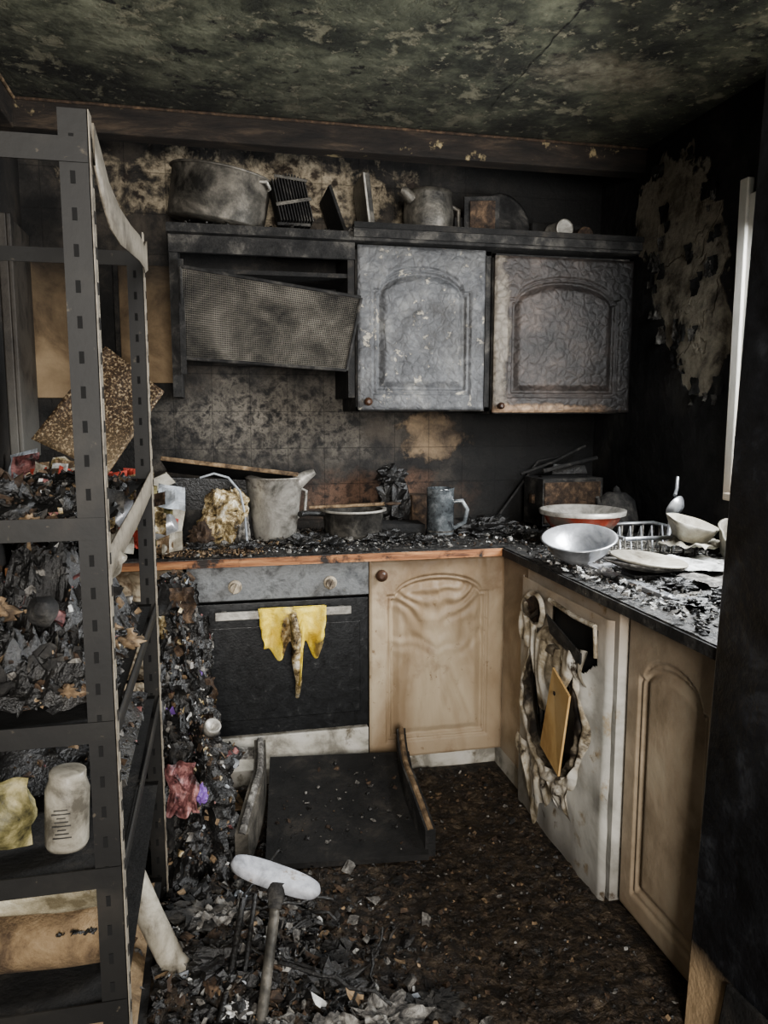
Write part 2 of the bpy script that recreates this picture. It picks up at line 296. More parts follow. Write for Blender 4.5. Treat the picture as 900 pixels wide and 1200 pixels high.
for i in range(30):
    a,b=pp[i],pp[i+1]; h=.001+.003*abs(nz(i*.5,7)); w.add([(a[0]-h,a[1],2.3885),(a[0]+h,a[1],2.3885),(b[0]+h,b[1],2.3885),(b[0]-h,b[1],2.3885)],[(3,2,1,0)],'soot')
w.build('trim_3')
w=B(); w.hexa([(.985,1.06,0),(1.62,1.06,0),(1.62,1.37,0),(.985,1.37,0)],[(1.062,1.06,2.37),(1.66,1.06,2.37),(1.66,1.37,2.37),(1.062,1.37,2.37)],'jamb')
w.hexa([(.972,1.02,0),(.984,1.02,0),(.984,1.262,0),(.972,1.262,0)],[(.979,1.02,.24),(.991,1.02,.24),(.991,1.235,.22),(.979,1.235,.22)],'soot')
w.build('wall_partition',bevel=.012)
w=B(); w.bx(-.66,-.53,3.195,3.215,1.42,1.93,'tan'); w.bx(-.50,-.36,3.195,3.215,1.40,1.93,'soot'); w.bx(-.34,-.13,3.195,3.215,1.48,1.93,'tan'); w.build('trim_4',bevel=.004)
w=B(); w.bx(XL+.001,XL+.03,2.85,3.19,1.2,2.02,'paleL'); w.bx(XL+.03,XL+.045,2.85,2.90,1.2,2.02,'paleL'); w.build('trim_6',bevel=.004)
# ------------------------------------------------------------------ door heightfield
def door(w,o,ud,vd,nd,W,H,m,melt=0,arch=.09,side=.17,nu=100,nv=130,thick=.02,mg=.06,rel=1.0):
    o,ud,vd,nd=V(o),V(ud),V(vd),V(nd)
    def fn(a,b):
        u,v=a*W,b*H; t=abs((u-W/2)/(W/2-mg))
        top=H-side+(arch*math.sqrt(max(0,1-(t/.86)**2)) if t<.86 else 0)
        d=min(u-mg,W-mg-u,v-mg,top-v)
        h=rel*(-.009*ss(-.005,.003,d)+.006*math.exp(-((d-.010)/.005)**2)-.003*math.exp(-((d-.022)/.005)**2)+.008*ss(.026,.05,d))
        e=min(u,W-u,v,H-v); h-=.006*(1-ss(0,.009,e))
        if melt:
            x=nz(u,v*.7,melt,14); h+=melt*.005*x+melt*.004*abs(nz(u+9,v*.5,3,26))*ss(.35*H,.8*H,v)
            if melt>.6:
                k=ss(.0,.03,d); q=v-.25*math.sqrt(abs(u-W/2)+.01)
                h+=(melt-.6)*k*(.020*math.sin(95*q+9*nz(u*3,v*3,1,3.2))*ss(.30*H,.9*H,v)*(.3+1.1*abs(nz(u,v,6,6)))+.008*nz(u,v*.4,4,30))
        return o+ud*u+vd*v+nd*(thick+h)
    w.grid(nu,nv,fn,m)
    c=[o,o+ud*W,o+ud*W+vd*H,o+vd*H]; f=[p+nd*(thick-.006) for p in c]
    w.add(c+f,[(0,1,5,4),(1,2,6,5),(2,3,7,6),(3,0,4,7),(3,2,1,0)],m)
X=(1,0,0);Y=(0,1,0);Z=(0,0,1);nY=(0,-1,0);nX=(-1,0,0)
def knob(w,p,nd,m,r=.017):
    p=V(p);nd=V(nd); w.tube([p,p+nd*.012,p+nd*.016,p+nd*.026,p+nd*.031],[r*.5,r*.5,r,r*.95,r*.4],m,n=16)
w=B(); w.bx(.535,1.07,2.91,3.215,1.37,1.385,'frame'); w.bx(.535,.55,2.91,3.215,1.37,1.98,'frame'); w.bx(1.05,1.07,2.91,3.215,1.37,1.98,'frame'); w.bx(.55,1.05,3.19,3.215,1.385,1.98,'frame'); w.bx(.535,1.07,2.91,3.215,1.965,1.98,'frame')
door(w,(.54,2.905,1.375),X,Z,nY,.50,.605,'udoor1',melt=.5,rel=1.5,side=.16,arch=.085); knob(w,(.575,2.885,1.405),nY,'dknob',.016)
w.build('wall_cabinet')
w=B(); w.bx(1.075,1.675,2.91,3.215,1.36,1.375,'frame'); w.bx(1.075,1.09,2.91,3.215,1.36,1.975,'frame'); w.bx(1.66,1.675,2.91,3.215,1.36,1.975,'frame'); w.bx(1.09,1.66,3.19,3.215,1.375,1.975,'frame'); w.bx(1.075,1.675,2.91,3.215,1.96,1.975,'frame')
door(w,(1.08,2.905,1.365),X,Z,nY,.59,.60,'udoor2',melt=.5,rel=1.5,side=.16,arch=.085); knob(w,(1.105,2.885,1.39),nY,'dknob',.014)
w.build('wall_cabinet.001')
w=B(); w.bx(-.14,1.68,2.865,3.21,1.99,2.02,'frame'); w.bx(.52,1.68,2.85,2.88,2.0,2.045,'frame'); w.bx(.52,1.68,2.84,2.852,2.03,2.05,'soot')
w.flakes(700,lambda:(U(-.12,1.66),U(2.88,3.18),U(2.02,2.035)),.005,.025,[('char',6),('ash',2),('brown',1)],.4)
w.build('cabinet_top_board')
# extractor hood
w=B()
w.bx(-.135,-.105,2.90,3.215,1.42,1.985,'frame'); w.bx(.505,.53,2.90,3.215,1.42,1.985,'soot'); w.bx(-.105,.505,3.18,3.21,1.55,1.985,'soot')
w.bx(-.135,.53,2.885,2.905,1.925,1.985,'frame'); w.bx(-.105,.505,2.905,3.18,1.86,1.875,'soot'); w.bx(-.105,-.085,2.88,2.9,1.50,1.90,'frame')
c=[V((-.095,2.86,1.87)),V((.535,2.80,1.775)),V((.49,2.86,1.52)),V((-.10,2.93,1.56))]
def q(u,v,o=0): 
    p=(c[3]*(1-u)+c[2]*u)*(1-v)+(c[0]*(1-u)+c[1]*u)*v
    return p+V((0,-o+.012*math.sin(math.pi*u)*math.sin(math.pi*v),0))
w.grid(12,8,lambda u,v:q(u,v,-.012),'soot')
nU,nV=96,40
for i in range(nU+1): w.tube([q(i/nU,j/4,.002) for j in range(5)],.0013,'mesh',n=3,cap=False)
for j in range(nV+1): w.tube([q(i/8,j/nV,.003) for i in range(9)],.0013,'mesh',n=3,cap=False)
for a,b in (((0,0),(1,0)),((1,0),(1,1)),((1,1),(0,1)),((0,1),(0,0))): w.tube([q(a[0]+(b[0]-a[0])*k/6,a[1]+(b[1]-a[1])*k/6,.003) for k in range(7)],.007,'frame',n=6)
w.build('extractor_hood')
# ------------------------------------------------------------------ pots on top
def pot_prof(r,h,rb=None,t=.004): 
    rb=rb or r*.96
    return [(0,0),(rb,0),(rb+.004,.006),(r,h),(r+.006,h+.002),(r+.006,h+.006),(r-t,h+.004),(rb-t,.008),(0,.008)]
w=B(); w.lathe(pot_prof(.18,.17),(.035,3.02,2.055),'darksteel',rot=(.10,.14,0),warp=.03)
w.tube([(.17,2.90,2.18),(.21,2.87,2.175),(.225,2.92,2.165),(.215,2.96,2.165)],.006,'steel'); w.lathe([(.0,.192),(.12,.185),(.183,.178),(.189,.172),(.183,.169)],(.035,3.02,2.055),'darksteel',rot=(.10,.14,0))
w.build('stock_pot')
w=B()
for i in range(12): w.box((.25+i*.0105,3.0,2.13+.012*math.sin(i*.26)),(.004,.16,.17-.004*abs(i-6)),'frame',rot=(0,-.22,0))
w.box((.31,2.915,2.125),(.13,.006,.012),'darksteel',rot=(0,-.2,0)); w.box((.31,2.915,2.045),(.12,.006,.01),'frame',rot=(0,.0,0)); w.box((.30,2.915,2.205),(.12,.006,.01),'darksteel',rot=(0,.1,0))
w.build('toast_rack',bevel=.001)
w=B(); w.box((.475,3.05,2.11),(.012,.25,.18),'soot',rot=(0,-.35,0)); w.build('baking_tray',bevel=.003)
w=B(); w.box((.585,2.99,2.135),(.026,.2,.205),'darksteel',rot=(0,-.12,0)); w.box((.575,2.885,2.14),(.008,.006,.19),'steel',rot=(0,-.12,0)); w.build('chopping_board',bevel=.006)
w=B(); w.lathe([(0,0),(.080,0),(.094,.03),(.098,.10),(.090,.17),(.094,.185),(.086,.18),(.078,.13),(0,.125)],(.84,3.0,2.022),'darksteel',warp=.05)
w.tube([(.765,2.96,2.17),(.735,2.95,2.195),(.72,2.95,2.20)],[.025,.018,.012],'darksteel'); w.tube([(.92,3.0,2.17),(.965,3.0,2.15),(.965,3.0,2.08),(.932,3.0,2.06)],.008,'darksteel'); w.build('water_jug')
w=B(); w.box((1.045,2.96,2.12),(.14,.015,.15),'frame',rot=(.2,-.05,-.1)); w.box((1.045,2.945,2.12),(.10,.004,.11),'brown',rot=(.2,-.05,-.1)); w.box((1.02,3.05,2.075),(.14,.1,.1),'soot'); w.build('picture_frame',bevel=.003)
w=B(); w.lathe([(0,0),(.06,.002),(.10,.012),(.112,.02),(.10,.018),(0,.008)],(1.185,3.08,2.14),'frame',rot=(1.25,0,.25)); w.build('dinner_plate')
for i,(x,z) in enumerate(((1.385,2.095),(1.475,2.07))):
    w=B(); w.lathe([(0,-.05),(.036,-.05),(.038,-.046),(.036,-.042),(.036,.042),(.038,.046),(.036,.05),(.03,.047),(.012,.046),(0,.047)],(x,2.99,z-.005),'steel' if i==0 else 'brown',rot=(1.57,0,.1)); w.box((x,3.0,z-.052),(.06,.08,.02),'char'); w.build('food_tin')
w=B(); w.bx(1.30,1.52,3.06,3.18,2.02,2.14,'soot'); w.build('storage_tin',bevel=.01)
# ------------------------------------------------------------------ base units
w=B()
w.bx(-.10,.53,2.69,3.2,.08,.838,'soot'); w.bx(-.102,.532,2.655,2.69,.715,.835,'ovenpanel')
w.bx(-.10,.53,2.655,2.69,.225,.705,'oven'); w.bx(-.07,.50,2.651,2.656,.28,.62,'oven')
w.bx(-.105,.53,2.652,2.69,.09,.215,'cream')
w.box((.225,2.615,.672),(.47,.014,.028),'steel'); 
for x in(.02,.43): w.box((x,2.635,.672),(.02,.04,.018),'darksteel')
for x in(.06,.392):
    w.tube([(x,2.655,.765),(x,2.645,.765),(x,2.644,.765),(x,2.622,.765)],[.024,.024,.017,.016],'knob',n=16); w.box((x,2.62,.765),(.007,.012,.036),'knob',rot=(0,.4,0))
w.build('oven',bevel=.004)
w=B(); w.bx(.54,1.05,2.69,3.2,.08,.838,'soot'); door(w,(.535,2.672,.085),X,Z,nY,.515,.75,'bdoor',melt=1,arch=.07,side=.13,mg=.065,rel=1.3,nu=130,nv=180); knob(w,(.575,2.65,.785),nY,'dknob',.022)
w.build('base_cabinet')
w=B(); w.bx(-.45,-.112,2.69,3.2,.08,.838,'soot')
for z0,z1 in((.64,.83),(.45,.63),(.30,.44)):
    w.grid(30,14,lambda u,v:V((-.44+.325*u,2.66+.012*max(0,abs(v-.5)*2-.75)*4+.004*nz(u*3,v*2,z0,3)+.006*nz(u*6,v*3,z0,3),z0+(z1-z0)*v)),'drawer'); w.bx(-.44,-.115,2.672,2.69,z0+.004,z1-.004,'drawer')
w.build('drawer_unit')
w=B(); w.bx(-.66,1.05,2.72,2.74,0,.082,'cream'); w.bx(1.05,1.07,2.43,2.74,.0,.08,'cream'); w.build('baseboard_back')
w=B(); w.bx(1.05,1.07,2.42,2.675,.08,.838,'rdoor'); w.build('trim_5')
w=B()
def wt(x0,x1,y0,y1,nx,ny): w.grid(nx,ny,lambda u,v:V((x0+(x1-x0)*u,y0+(y1-y0)*v,.874+.004*nz(u*9,v*9,x0,2))),'worktop')
w.bx(-.66,1.685,2.62,3.215,.842,.872,'worktop'); w.bx(1.03,1.685,1.38,2.62,.842,.872,'worktop')
w.bx(-.66,1.03,2.612,2.62,.843,.870,'wedge'); w.bx(1.022,1.03,1.38,2.612,.843,.870,'frame')
wt(-.66,1.685,2.62,3.21,60,20)
wt(1.03,1.685,1.38,2.62,20,40)
w.build('kitchen_worktop')
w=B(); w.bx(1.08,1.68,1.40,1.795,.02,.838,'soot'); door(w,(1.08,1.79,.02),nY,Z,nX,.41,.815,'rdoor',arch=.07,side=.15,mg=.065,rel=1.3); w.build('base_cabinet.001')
# ------------------------------------------------------------------ washing machine
w=B(); w.bx(1.04,1.60,1.80,2.41,.015,.835,'washer')
CY,CZ=2.11,.455
def wf(u,v):
    y=2.41-.61*u; z=.015+.80*v; d=math.hypot(y-CY,z-CZ)
    x=1.012+.005*nz(y,z,2,9)-.014*math.exp(-((d-.21)/.05)**2)*(.6+1.4*abs(nz(y,z,5,7)))
    e=min(u,1-u)*.61; x+=.014*max(0,1-e/.022)**2
    return V((x,y,z))
def kp(u,v):
    y=2.41-.61*u; z=.015+.80*v
    return math.hypot(y-CY,z-CZ)>.178+.03*nz(y,z,1,8) and not (1.86<y<2.15 and .66+.06*nz(y,0,2,9)<z<.775)
w.grid(120,150,wf,'washer',keep=kp)
w.bx(1.025,1.04,1.84,2.16,.58,.80,'hole')
w.lathe([(0,.02),(.10,.005),(.15,0),(.20,.004)],(1.034,CY,CZ),'oven',rot=(0,-1.57,0))
for i in range(5): w.box((1.012,CY+.14-i*.035,CZ+.02),(.012,.006,.22-.02*abs(i-2)),'frame',rot=(.08*(i-2),0,0),jit=.003)
def ring(u,v):
    a=2*math.pi*u; c_,s_=math.cos(a),math.sin(a)
    ri=.160+.020*nz(c_*1.8,s_*1.8,3,1)+.012*nz(c_*5,s_*5,7,1)
    ro=.205+.016*nz(c_*1.5,s_*1.5,9,1)+.010*nz(c_*6,s_*6,2,1)
    r=ri+(ro-ri)*v
    x=1.004-.018*math.sin(math.pi*min(1,v*1.05))-.008*nz(c_*4,s_*4,v*2,1.6)*math.sin(math.pi*v)
    return V((x,CY+r*c_,CZ+r*s_-.03*max(0,-nz(c_*3,s_*3,1,1))*(1-v)))
w.grid(140,12,ring,'meltdark')
def ring2(u,v):
    a=2*math.pi*u; c_,s_=math.cos(a),math.sin(a)
    ri=.192+.02*nz(c_*2.2,s_*2.2,13,1); ro=.235+.03*nz(c_*1.7,s_*1.7,19,1)
    r=ri+(ro-ri)*v
    x=1.006-.020*math.sin(math.pi*v)*(1+.8*nz(c_*3,s_*3,v,1.5))
    return V((x,CY+r*c_,CZ+r*s_-.025*max(0,nz(c_*3,s_*3,21,1))))
w.grid(140,10,ring2,'melt')
def drape(u,v):
    y=1.88+.47*u; l=.06+.10*abs(nz(u*3.4,.3,2,1))+.13*math.exp(-((u-.62)/.16)**2)+.05*math.exp(-((u-.25)/.08)**2)
    z=.705-.05*math.sin(math.pi*u)**2-l*v
    return V((.990+.016*nz(u*7,v*1.2,0,1)-.012*math.sin(v*math.pi)+.004*math.sin(u*60+v*4),y+.03*v*nz(u*5,v,3,1),z))
w.grid(110,20,drape,'melt')
w.tube([(1.0,1.86,.785),(.998,1.98,.782),(1.0,2.15,.79)],.007,'melt'); w.tube([(1.0,1.86,.785),(1.0,1.85,.70)],.006,'melt')
w.hexa([(.98,1.90,.665),(.985,1.90,.665),(.985,2.10,.70),(.98,2.10,.70)],[(.975,1.89,.70),(.98,1.89,.70),(.98,2.12,.755),(.975,2.12,.755)],'frame')
def dr(u,v):
    a=2*math.pi*u; ax,az=.088,.055
    k=1-.36*v+.12*nz(math.cos(a)*2,math.sin(a)*2,5,1)
    return V((1.006-.016*math.sin(math.pi*v)+.012*v,2.285+ax*k*math.cos(a)*1.05,.725+az*k*math.sin(a)*1.15-.01*math.cos(a)))
w.grid(60,8,dr,'melt'); w.lathe([(0,0),(.05,0),(.056,.002)],(1.008,2.285,.725),'brown',rot=(0,-1.57,0),sq=(.75,1.1)); w.tube([(1.0,2.335,.735),(.99,2.30,.712),(.99,2.26,.708),(1.0,2.235,.73)],.008,'meltdark')
for i in range(12):
    y=CY+U(-.13,.16); z=CZ+U(.08,.17); l=U(.06,.22)
    w.tube([(1.0,y,z),(.998,y+U(-.01,.01),z-l*.5),(1.0,y+U(-.03,.03),z-l)],[.005,.0035,.0015],'melt' if i%2 else 'meltdark',n=6)
def drape2(u,v):
    y=1.99+.37*u; l=.07+.14*abs(nz(u*3.3,5.3,1,1.2))+.14*math.exp(-((u-.72)/.15)**2)
    z=.29-l*v-.035*math.sin(math.pi*u)
    return V((.996+.016*nz(u*6,v*2,4,1)-.010*math.sin(v*math.pi)+.003*math.sin(u*50),y-.04*v+.02*nz(u*4,v*3,9,1),z))
w.grid(90,20,drape2,'melt',smooth=True)
w.build('washing_machine')
w=B(); a=[V((.955,2.02,.62)),V((.94,1.88,.585)),V((.955,1.965,.31)),V((.96,2.105,.345))]
w.add(a+[p+V((.006,0,0)) for p in a],[(0,1,2,3),(7,6,5,4),(0,4,5,1),(1,5,6,2),(2,6,7,3),(3,7,4,0)],'card'); w.lathe([(0,0),(.006,0),(.007,.002),(0,.003)],(.947,1.985,.555),'hole',rot=(0,-1.57,0),n=12); w.build('cardboard_piece')
# towel
w=B()
def tw(u,v):
    x=.135+.235*u
    prof=.115+.03*nz(u*3.2,1.5)+.07*math.exp(-((u-.28)/.13)**2)+.07*math.exp(-((u-.86)/.12)**2)+(.16*math.exp(-((u-.56)/.055)**2))
    z=.694-prof*v; x=x+(.26-x)*.12*v+.01*v*nz(v*4,u*2)
    y=2.596-.015*math.sin(u*20+v*2)*(.3+v)-.006*nz(u*9,v*6)-.022*math.exp(-((u-.56)/.09)**2)
    if v<.08: y+=.012*(1-v/.08)
    return V((x,y,z))
w.grid(90,50,tw,'yellow')
w.grid(40,10,lambda u,v:V((.14+.225*u,2.606+.028*v,.694-.05*v*v)),'yellow')
w.tube([(.25,2.575,.68),(.262,2.565,.60),(.258,2.57,.52),(.268,2.575,.44),(.262,2.58,.38)],[.012,.016,.014,.010,.006],'gold',n=8)
w.build('tea_towel',solid=.004)
# ------------------------------------------------------------------ worktop objects
ZW=.876
w=B(); w.lathe([(0,0),(.075,0),(.08,.006),(.108,.235),(.114,.24),(.106,.242),(.076,.012),(0,.01)],(.225,2.96,ZW+.004),'steel',warp=.04)
w.tube([(.31,2.93,1.10),(.345,2.92,1.125),(.375,2.915,1.14)],[.03,.022,.012],'steel'); w.tube([(.31,2.98,1.08),(.35,2.99,1.06),(.345,2.99,.98),(.30,2.97,.95)],.007,'steel'); w.build('steel_jug')
w=B(); w.lathe([(0,0),(.095,0),(.112,.02),(.120,.10),(.130,.104),(.128,.11),(.117,.106),(.108,.022),(0,.012)],(.53,2.95,ZW+.004),'pan'); w.lathe([(.120,.1),(.131,.103),(.130,.111),(.116,.109)],(.53,2.95,ZW+.005),'steel'); w.tube([(.41,2.93,.975),(.34,2.89,.985),(.31,2.86,.985)],.011,'char'); w.build('saucepan')
w=B(); w.tube([(.36,2.98,.995),(.5,2.98,.997),(.66,2.97,1.003)],[.006,.007,.007],'tanbit'); w.blob((.69,2.965,1.004),(.035,.022,.007),'brown',amp=.1); w.build('wooden_spoon')
w=B(); w.lathe([(0,0),(.05,0),(.055,.004),(.055,.18),(.057,.187),(.05,.187),(.049,.01),(0,.01)],(.88,2.93,ZW+.004),'glass')
w.lathe([(0,0),(.054,0),(.0555,.02),(.0556,.02)],(.88,2.93,ZW+.003),'ash'); w.tube([(.93,2.92,1.01),(.965,2.91,1.015),(.985,2.905,.98),(.975,2.905,.93),(.935,2.92,.905)],.009,'glass'); w.build('glass_mug')
w=B(); w.box((.06,3.07,1.13),(.50,.26,.012),'soot',rot=(-.25,.13,-.08)); w.box((.06,2.935,1.163),(.51,.012,.016),'tanbit',rot=(-.1,.13,-.08)); w.box((.0,3.08,1.05),(.36,.2,.11),'char',rot=(0,.05,0),jit=.015); w.box((-.02,3.08,.93),(.34,.2,.11),'frame',jit=.015); w.build('folded_tray_table',bevel=.003)
w=B(); w.box((-.155,2.80,.955),(.07,.05,.155),'pvc',rot=(0,.2,.2)); w.box((-.157,2.772,.975),(.055,.003,.045),'redlab',rot=(0,.2,.2)); w.box((-.157,2.771,.925),(.055,.003,.04),'pblue',rot=(0,.2,.2)); w.box((-.155,2.772,.90),(.055,.003,.015),'char',rot=(0,.2,.2)); w.build('drink_carton',bevel=.005)
w=B()
def bagf(u,v):
    a=u*2*math.pi; r=.088*(math.sin(min(1,v*1.05)*math.pi*.80+.3))**.7+.006
    k=1+.45*nz(math.cos(a)*1.6,math.sin(a)*1.6,v*2.5,1)-.30*abs(nz(math.cos(a)*3,math.sin(a)*3,v*5,1))
    return V((.025+r*k*math.cos(a)+.02*v,2.86+r*k*.7*math.sin(a),ZW+.20*v+.008+.02*nz(math.cos(a)*3,math.sin(a)*3,v*3,1)*v))
w.grid(60,36,bagf,'gold',smooth=False); w.blob((.095,2.84,.94),(.028,.03,.065),'ash',amp=.4,n=28); w.blob((-.05,2.82,.92),(.04,.03,.045),'brown',amp=.8,smooth=False); w.build('foil_bag')
w=B(); w.tube([(.11,2.80,.90),(.105,2.81,1.0),(.09,2.82,1.08),(.05,2.83,1.13),(-.0,2.84,1.145),(-.05,2.85,1.13)],[.004]*6,'pblue',n=8); w.build('wire_handle')
w=B(); w.blob((.73,3.10,.98),(.07,.06,.11),'char',amp=.6,smooth=False); w.blob((.72,3.09,1.10),(.06,.05,.04),'char',amp=.7,smooth=False); w.box((.86,3.12,.95),(.12,.08,.14),'brown',jit=.012); w.box((.72,3.0,.90),(.2,.12,.05),'soot',jit=.01); w.build('burnt_kettle')
w=B(); w.box((1.47,3.06,.99),(.28,.18,.20),'frame',rot=(0,0,.05)); w.box((1.47,3.06,1.093),(.22,.03,.008),'hole',rot=(0,0,.05)); w.box((1.325,3.05,1.0),(.015,.03,.04),'brown'); w.box((1.47,2.965,.99),(.26,.006,.17),'brown',rot=(0,0,.05))
w.build('toaster',bevel=.018)
w=B(); w.lathe([(0,0),(.08,0),(.09,.05),(.075,.13),(.04,.16),(0,.165)],(1.60,2.84,ZW+.004),'frame',warp=.1); w.lathe([(0,0),(.02,0),(.012,.02),(0,.03)],(1.60,2.84,1.04),'frame'); w.tube([(1.53,2.82,.98),(1.50,2.80,1.0),(1.49,2.79,1.03)],[.02,.012,.008],'frame'); w.build('teapot')
w=B(); w.tube([(1.3,3.12,1.10),(1.45,3.12,1.15),(1.6,3.12,1.22)],.006,'frame'); w.tube([(1.2,3.15,.9),(1.4,3.17,1.15),(1.5,3.17,1.17)],.005,'frame'); w.tube([(1.35,3.0,1.12),(1.62,3.05,1.17)],.009,'frame'); w.box((1.50,3.10,1.125),(.16,.08,.03),'char',jit=.01); w.build('burnt_utensils')
w=B(); w.lathe([(0,0),(.07,0),(.076,.008),(.13,.08),(.15,.12),(.157,.122),(.15,.125),(.127,.085),(.065,.014),(0,.012)],(1.34,2.62,ZW+.005),'red'); w.lathe([(0,.015),(.062,.017),(.124,.086),(.148,.1255),(.160,.1235),(.158,.108)],(1.34,2.62,ZW+.006),'steel'); w.build('red_mixing_bowl')
w=B(); w.lathe([(0,0),(.035,0),(.04,.006),(.09,.045),(.112,.085),(.12,.088),(.112,.09),(.085,.048),(.035,.010),(0,.008)],(1.14,2.24,ZW+.008),'bright',rot=(.20,-.14,0)); w.build('steel_bowl')
w=B(); z=.885
for i in range(9): 
    y=2.24+i*.04; w.tube([(1.30,y,z+.07),(1.30,y,z),(1.60,y,z),(1.60,y,z+.07)],.0035,'steel',n=6)
for i in range(8):
    x=1.30+i*.043; w.tube([(x,2.24,z+.07),(x,2.24,z),(x,2.56,z),(x,2.56,z+.07)],.0035,'steel',n=6)
w.tube([(1.3,2.24,z+.07),(1.6,2.24,z+.07),(1.6,2.56,z+.07),(1.3,2.56,z+.07),(1.3,2.24,z+.07)],.007,'bright',n=8)
for i in range(7): w.tube([(1.32+i*.04,2.30,z+.01),(1.33+i*.04,2.33,z+.095),(1.34+i*.04,2.38,z+.01)],.003,'bright',n=6)
w.build('dish_rack')
w=B(); w.lathe([(0,-.026),(.024,-.021),(.038,-.005),(.041,0),(.037,0),(.022,-.018),(0,-.022)],(1.54,2.34,1.045),'bright',rot=(-1.1,0,.4)); w.tube([(1.54,2.34,1.082),(1.565,2.37,1.10),(1.58,2.39,1.14)],.006,'bright'); w.tube([(1.53,2.34,1.01),(1.51,2.32,.95),(1.49,2.29,.90)],.008,'bright'); w.build('ladle')
w=B(); z=.885
w.bx(1.14,1.64,1.70,1.73,z-.01,z+.004,'bright'); w.bx(1.14,1.64,2.17,2.20,z-.01,z+.004,'bright'); w.bx(1.14,1.17,1.73,2.17,z-.01,z+.004,'bright'); w.bx(1.61,1.64,1.73,2.17,z-.01,z+.004,'bright'); w.bx(1.17,1.61,1.73,2.17,z-.012,z-.008,'steel')
w.tube([(1.62,1.95,.885),(1.62,1.95,1.05),(1.58,1.95,1.10),(1.50,1.95,1.09),(1.48,1.95,1.05)],.012,'bright'); w.build('kitchen_sink',bevel=.003)
w=B()
def sheet(cx,cy,sx,sy,zz,sd,m,ang=0,amp=.02):
    def fn(u,v):
        x=(u-.5)*sx*(1+.3*nz(v*4,sd)); y=(v-.5)*sy*(1+.3*nz(u*4,sd+4)); ca,sa=math.cos(ang),math.sin(ang)
        return V((cx+x*ca-y*sa,cy+x*sa+y*ca,zz+amp*(nz(u*3,v*3,sd)+.35*nz(u*8,v*8,sd)+.6)))
    w.grid(40,40,fn,m,smooth=True)
sheet(1.42,2.03,.30,.22,.90,2,'white',-.3,.018); sheet(1.52,2.18,.2,.16,.925,3,'pvc',.5,.03); sheet(1.40,1.86,.22,.16,.893,5,'ash',.2,.012); sheet(1.58,1.9,.14,.26,.90,8,'white',.2,.018)
w.build('plastic_sheeting')
w=B(); w.lathe([(0,0),(.06,.002),(.10,.014),(.118,.02),(.116,.024),(.10,.018),(0,.006)],(1.24,2.03,.895),'ash',rot=(-.05,.12,0)); w.lathe([(0,0),(.06,.002),(.10,.014),(.112,.02),(.11,.024),(0,.006)],(1.25,2.02,.912),'pvc',rot=(.05,.1,0)); w.box((1.24,2.03,.886),(.12,.12,.016),'char'); w.build('plate_stack')
w=B(); w.lathe([(0,0),(.05,0),(.075,.045),(.082,.06),(.075,.06),(.048,.008),(0,.008)],(1.50,2.20,.955),'pvc',rot=(.2,.2,0),warp=.3); w.lathe([(0,0),(.05,0),(.06,.07),(.064,.075),(.056,.075),(.046,.008),(0,.008)],(1.61,2.10,.935),'jar',rot=(.5,-.3,0),warp=.25); w.build('melted_tub')
# debris on worktop: fine ash with a few larger clinkers
w=B()
def pw():
    if R()<.62: return (U(-.15,1.66),U(2.63,3.18),U(.877,.886))
    return (U(1.05,1.66),U(1.42,2.6),U(.877,.885))
w.flakes(9000,pw,.002,.018,[('char',6),('ash',2.8),('white',.4),('brown',1)],.35)
w.flakes(900,lambda:(U(1.04,1.66),U(1.45,2.3),U(.882,.893)),.004,.022,[('ash',3),('white',1.6),('char',1)],.3)
w.flakes(1500,lambda:(U(-.2,.16),U(2.63,2.84),U(.878,.892)),.003,.011,[('brown',2),('tanbit',4)],.5)
w.flakes(500,lambda:(U(-.1,.5),U(2.75,3.1),U(.88,.90)),.004,.022,[('ash',3),('tanbit',1),('char',2)],.5)
for (x,y,s) in ((.36,2.85,.05),(.40,2.76,.04),(.66,2.85,.05),(1.05,2.95,.06),(1.12,2.82,.04),(1.12,3.08,.07),(.1,2.72,.04),(-.05,2.75,.04),(.75,2.76,.035),(.3,2.80,.045),(1.22,1.85,.04),(1.3,1.72,.04),(1.15,1.66,.03)): w.blob((x,y,.885),(s*1.5,s,s*.5),'char',amp=.9,fr=9,smooth=False,n=28)
w.build('worktop_debris')
# ------------------------------------------------------------------ left worktop rubbish
w=B()
def md(u,v):
    x=-.66+.50*u; y=2.66+.52*v; return V((x,y,.875+.17*(1-u)**.4*(.4+.6*math.sin(math.pi*min(1,v+.15)))*(1+.6*nz(x,y,0,9)+.3*nz(x,y,3,25))))
w.grid(50,46,md,'char',smooth=False)
w.flakes(1300,lambda:(lambda u,v:md(u,v)+V((0,0,.01)))(R(),R()),.005,.035,[('char',3),('ash',2.4),('brown',2),('tanbit',1.6),('white',1.2),('redlab',.6),('pblue',.7),('purple',.3),('green',.5)],.9)
for (x,y,z,m) in ((-.20,2.8,1.06,'purple'),(-.27,2.74,1.06,'pvc'),(-.42,2.73,1.08,'redlab'),(-.5,2.8,1.16,'gold'),(-.18,2.78,1.12,'pvc'),(-.36,2.70,1.02,'pblue'),(-.14,2.86,1.05,'brown'),(-.5,2.72,1.08,'pink'),(-.3,2.85,1.1,'pvc'),(-.24,2.7,.98,'pvc')):
    w.box((x,y,z),(U(.05,.1),U(.02,.06),U(.03,.08)),m,rot=(U(-.5,.5),U(-.6,.6),U(-.5,.5)),jit=.01)
